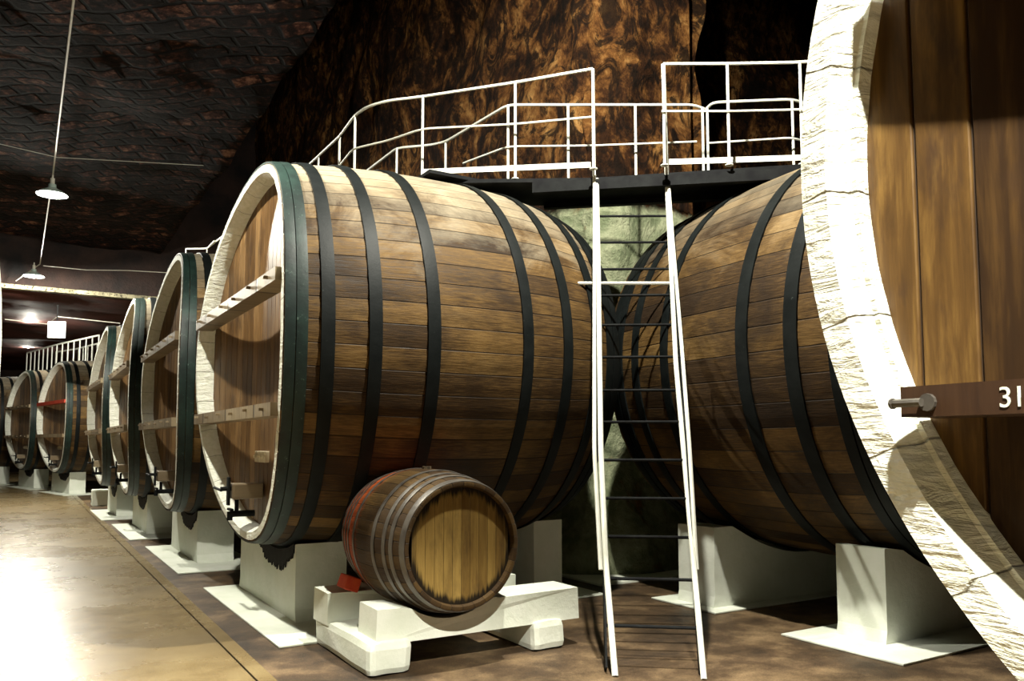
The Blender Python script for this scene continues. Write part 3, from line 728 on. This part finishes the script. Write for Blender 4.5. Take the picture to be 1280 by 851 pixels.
# ------------------------------------------------------------------ setting
def grid(name,fn,nu,nv,mat,smooth=True,extra=None):
    bm=bmesh.new(); vs=[[bm.verts.new(fn(i/nu,j/nv)) for j in range(nv+1)] for i in range(nu+1)]
    for i in range(nu):
        for j in range(nv): bm.faces.new((vs[i][j],vs[i+1][j],vs[i+1][j+1],vs[i][j+1]))
    me=bpy.data.meshes.new(name); bm.to_mesh(me); bm.free(); me.materials.append(mat)
    for p in me.polygons:p.use_smooth=smooth
    o=bpy.data.objects.new(name,me); col.objects.link(o); o['kind']='structure'; return o
# floor: polished aisle strip then rough floor, one joint between
AJ=1.20
def slabf(name,a0,a1,u0,u1,z0,z1,mat):
    bm=bmesh.new(); box(bm,a0,a1,u0,u1,z0,z1); o=obj(name,bm,mat,None,(0,0,0),(0,0,ANG)); o['kind']='structure'; return o
slabf('floor_aisle',-6,AJ-.006,-8,60,-.2,0,M_floor)
slabf('floor_side',AJ+.006,16,-8,60,-.2,-.002,M_floor2)
slabf('trim_floor_joint',AJ-.03,AJ+.03,-8,60,-.2,-.012,M_iron)
slabf('trim_aisle_kerb',AJ+.006,AJ+.10,-8,60,-.1,.002,M_floor)
slabf('trim_rock_base',4.75,6.4,6.15,7.2,-.05,.016,M_white)
# rock pillar and the walls that run from it
AK,UK=5.05,6.75
path=[(AK,46),(AK,UK+1.2),(AK,UK+.35),(AK+.12,UK+.08),(AK+.5,UK),(AK+1.55,UK-.02),(AK+1.9,UK+.3),(AK+2.2,UK+3.2),(AK+9.5,UK+3.4),(AK+10,-8)]
segs=[0]
for p,q in zip(path,path[1:]): segs.append(segs[-1]+math.hypot(q[0]-p[0],q[1]-p[1]))
def onpath(d):
    for i in range(len(path)-1):
        if d<=segs[i+1]+1e-9:
            t=(d-segs[i])/(segs[i+1]-segs[i]); p,q=path[i],path[i+1]; return p[0]+(q[0]-p[0])*t,p[1]+(q[1]-p[1])*t,(q[0]-p[0],q[1]-p[1])
    p,q=path[-2],path[-1]; return q[0],q[1],(q[0]-p[0],q[1]-p[1])
CUT=segs[1]+.0
tab=[0,10,20,28]+[28+ (CUT-28)*i/40 for i in range(1,41)]
tab+= [CUT+(segs[7]-CUT)*i/60 for i in range(1,61)]+[segs[7]+(segs[-1]-segs[7])*i/30 for i in range(1,31)]
bm=bmesh.new(); NV=76; cols=[]
for d in tab:
    a,u,t=onpath(d); n_=Vector((t[1],-t[0])); n_.normalize(); n_=-n_ if False else n_
    row=[]
    for j in range(NV+1):
        z=-.1+10.8*j/NV
        w=au(a,u,z)
        k=noise.fractal(Vector((w.x*.55,w.y*.55,z*.45)),1.0,2.0,4)
        k2=noise.noise(Vector((w.x*2.3,w.y*2.3,z*1.6)))
        st_=.0
        amp=.22*k+.06*k2
        ledge=-.10 if z>3.9 else 0                       # face steps back above the wash
        foot_=.22*max(0,1-z/1.3)**1.5                     # swelling foot
        off=amp+foot_+ledge+.05*math.sin(z*3.1+u*2)
        q=Vector((t[1],-t[0])).normalized()
        # push towards the aisle side: -a on the left face, -u on the right face
        row.append(bm.verts.new(au(a+(-abs(q.x))*off if abs(q.x)>.3 else a,u-abs(q.y)*off,z)))
    cols.append(row)
for p,q in zip(cols,cols[1:]):
    for j in range(NV): bm.faces.new((p[j],q[j],q[j+1],p[j+1]))
o=obj('wall_rock',bm,M_rock,smooth=False); o['kind']='structure'
# ceiling
UL=22.0
def ceilf(s,t):
    a=-7+24*s; u=-8+(UL+8)*t
    z=6.25-.012*(a-.5)**2 if a<.5 else 6.25+4.2*min(1,max(0,(a-2.9)/.35))
    z+=.16*noise.fractal(Vector((a*.5,u*.5,1.3)),1,2,3)+.05*noise.noise(Vector((a*2.7,u*2.7,0)))
    return au(a,u,z)
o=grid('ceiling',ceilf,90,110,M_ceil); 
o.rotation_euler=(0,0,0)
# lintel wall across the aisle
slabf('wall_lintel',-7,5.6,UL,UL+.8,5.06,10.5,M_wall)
slabf('trim_lintel_ledge',-7,AK,UL-.12,UL+.1,4.98,5.08,M_lintel)
def ceil2(s,t):
    a=-7+12.6*s; u=UL+.1+24.5*t
    return au(a,u,5.0+.12*noise.noise(Vector((a*.7,u*.7,5))))
grid('ceiling_far',ceil2,30,40,M_redceil)
slabf('wall_far',-9,16,46,46.5,0,8,M_wall)
slabf('wall_left',-7.6,-7,-8,60,0,11,M_wall)
slabf('wall_behind',-7,16,-8.5,-8,0,11,M_wall)
# ------------------------------------------------------------------ lights
def plight(name,loc,power,colr=(1,.96,.84),r=.06):
    L=bpy.data.lights.new(name,'POINT'); L.energy=power; L.color=colr; L.shadow_soft_size=r
    o=bpy.data.objects.new(name,L); col.objects.link(o); o.location=loc; return o
WC=(1.0,.97,.84)
def slight(name,loc,power,cone=120,bl=.3,colr=WC):
    L=bpy.data.lights.new(name,'SPOT'); L.energy=power; L.color=colr; L.shadow_soft_size=.06; L.spot_size=math.radians(cone); L.spot_blend=bl
    o=bpy.data.objects.new(name,L); col.objects.link(o); o.location=loc; return o
plight('lamp_light',lamps[0]+Vector((0,0,-.025)),1700,WC)
plight('lamp_light',lamps[1]+Vector((0,0,-.025)),2700,WC)
slight('lamp_light',lamps[2]+Vector((0,0,-.03)),1500,124)
slight('lamp_light',lamps[3]+Vector((0,0,-.03)),5600,106,.15)
plight('lamp_light',lamps[4]+Vector((0,0,-.025)),900,WC)
plight('lamp_light',lamps[5]+Vector((0,0,-.025)),500,WC)
# floodlight on a bracket where the two galleries meet, above the picture
fp=au(2.85,3.45,5.8)
fe=empty('flood_lamp',fp)
b=bmesh.new(); box(b,-.14,.14,-.05,.05,-.0,.20,.015); obj('lamp_housing',b,M_iron,fe,(0,0,.12))
b=bmesh.new(); tube(b,[(0,0,.3),(0,0,.42)],.014,8); obj('lamp_bracket',b,M_iron,fe)
tag(fe,'flood lamp on a bracket under the ceiling, outside the photo','lamp')
L=bpy.data.lights.new('flood_light','SPOT'); L.energy=2300; L.color=WC; L.shadow_soft_size=.06; L.spot_size=math.radians(140); L.spot_blend=.3
o=bpy.data.objects.new('flood_light',L); col.objects.link(o); o.location=fp
o.rotation_euler=(au(4.6,6.6,2.0)-fp).to_track_quat('-Z','Y').to_euler()
world=bpy.data.worlds.new('world'); scene.world=world; world.use_nodes=True
world.node_tree.nodes['Background'].inputs[0].default_value=(.5,.55,.6,1); world.node_tree.nodes['Background'].inputs[1].default_value=.004
# ------------------------------------------------------------------ camera
cd=bpy.data.cameras.new('camera'); cam=bpy.data.objects.new('camera',cd); col.objects.link(cam)
cam.location=(0,0,H); cam.rotation_euler=(PI/2+PITCH,0,0)
cd.sensor_width=36; cd.lens=FPX/1280*36; cd.shift_y=(YH-425.5)/1280; cd.clip_end=200; cd.clip_start=.02
scene.camera=cam
vs=scene.view_settings; vs.view_transform='Standard'; vs.look='None'; vs.gamma=1; vs.use_curve_mapping=False; vs.exposure=-0.18
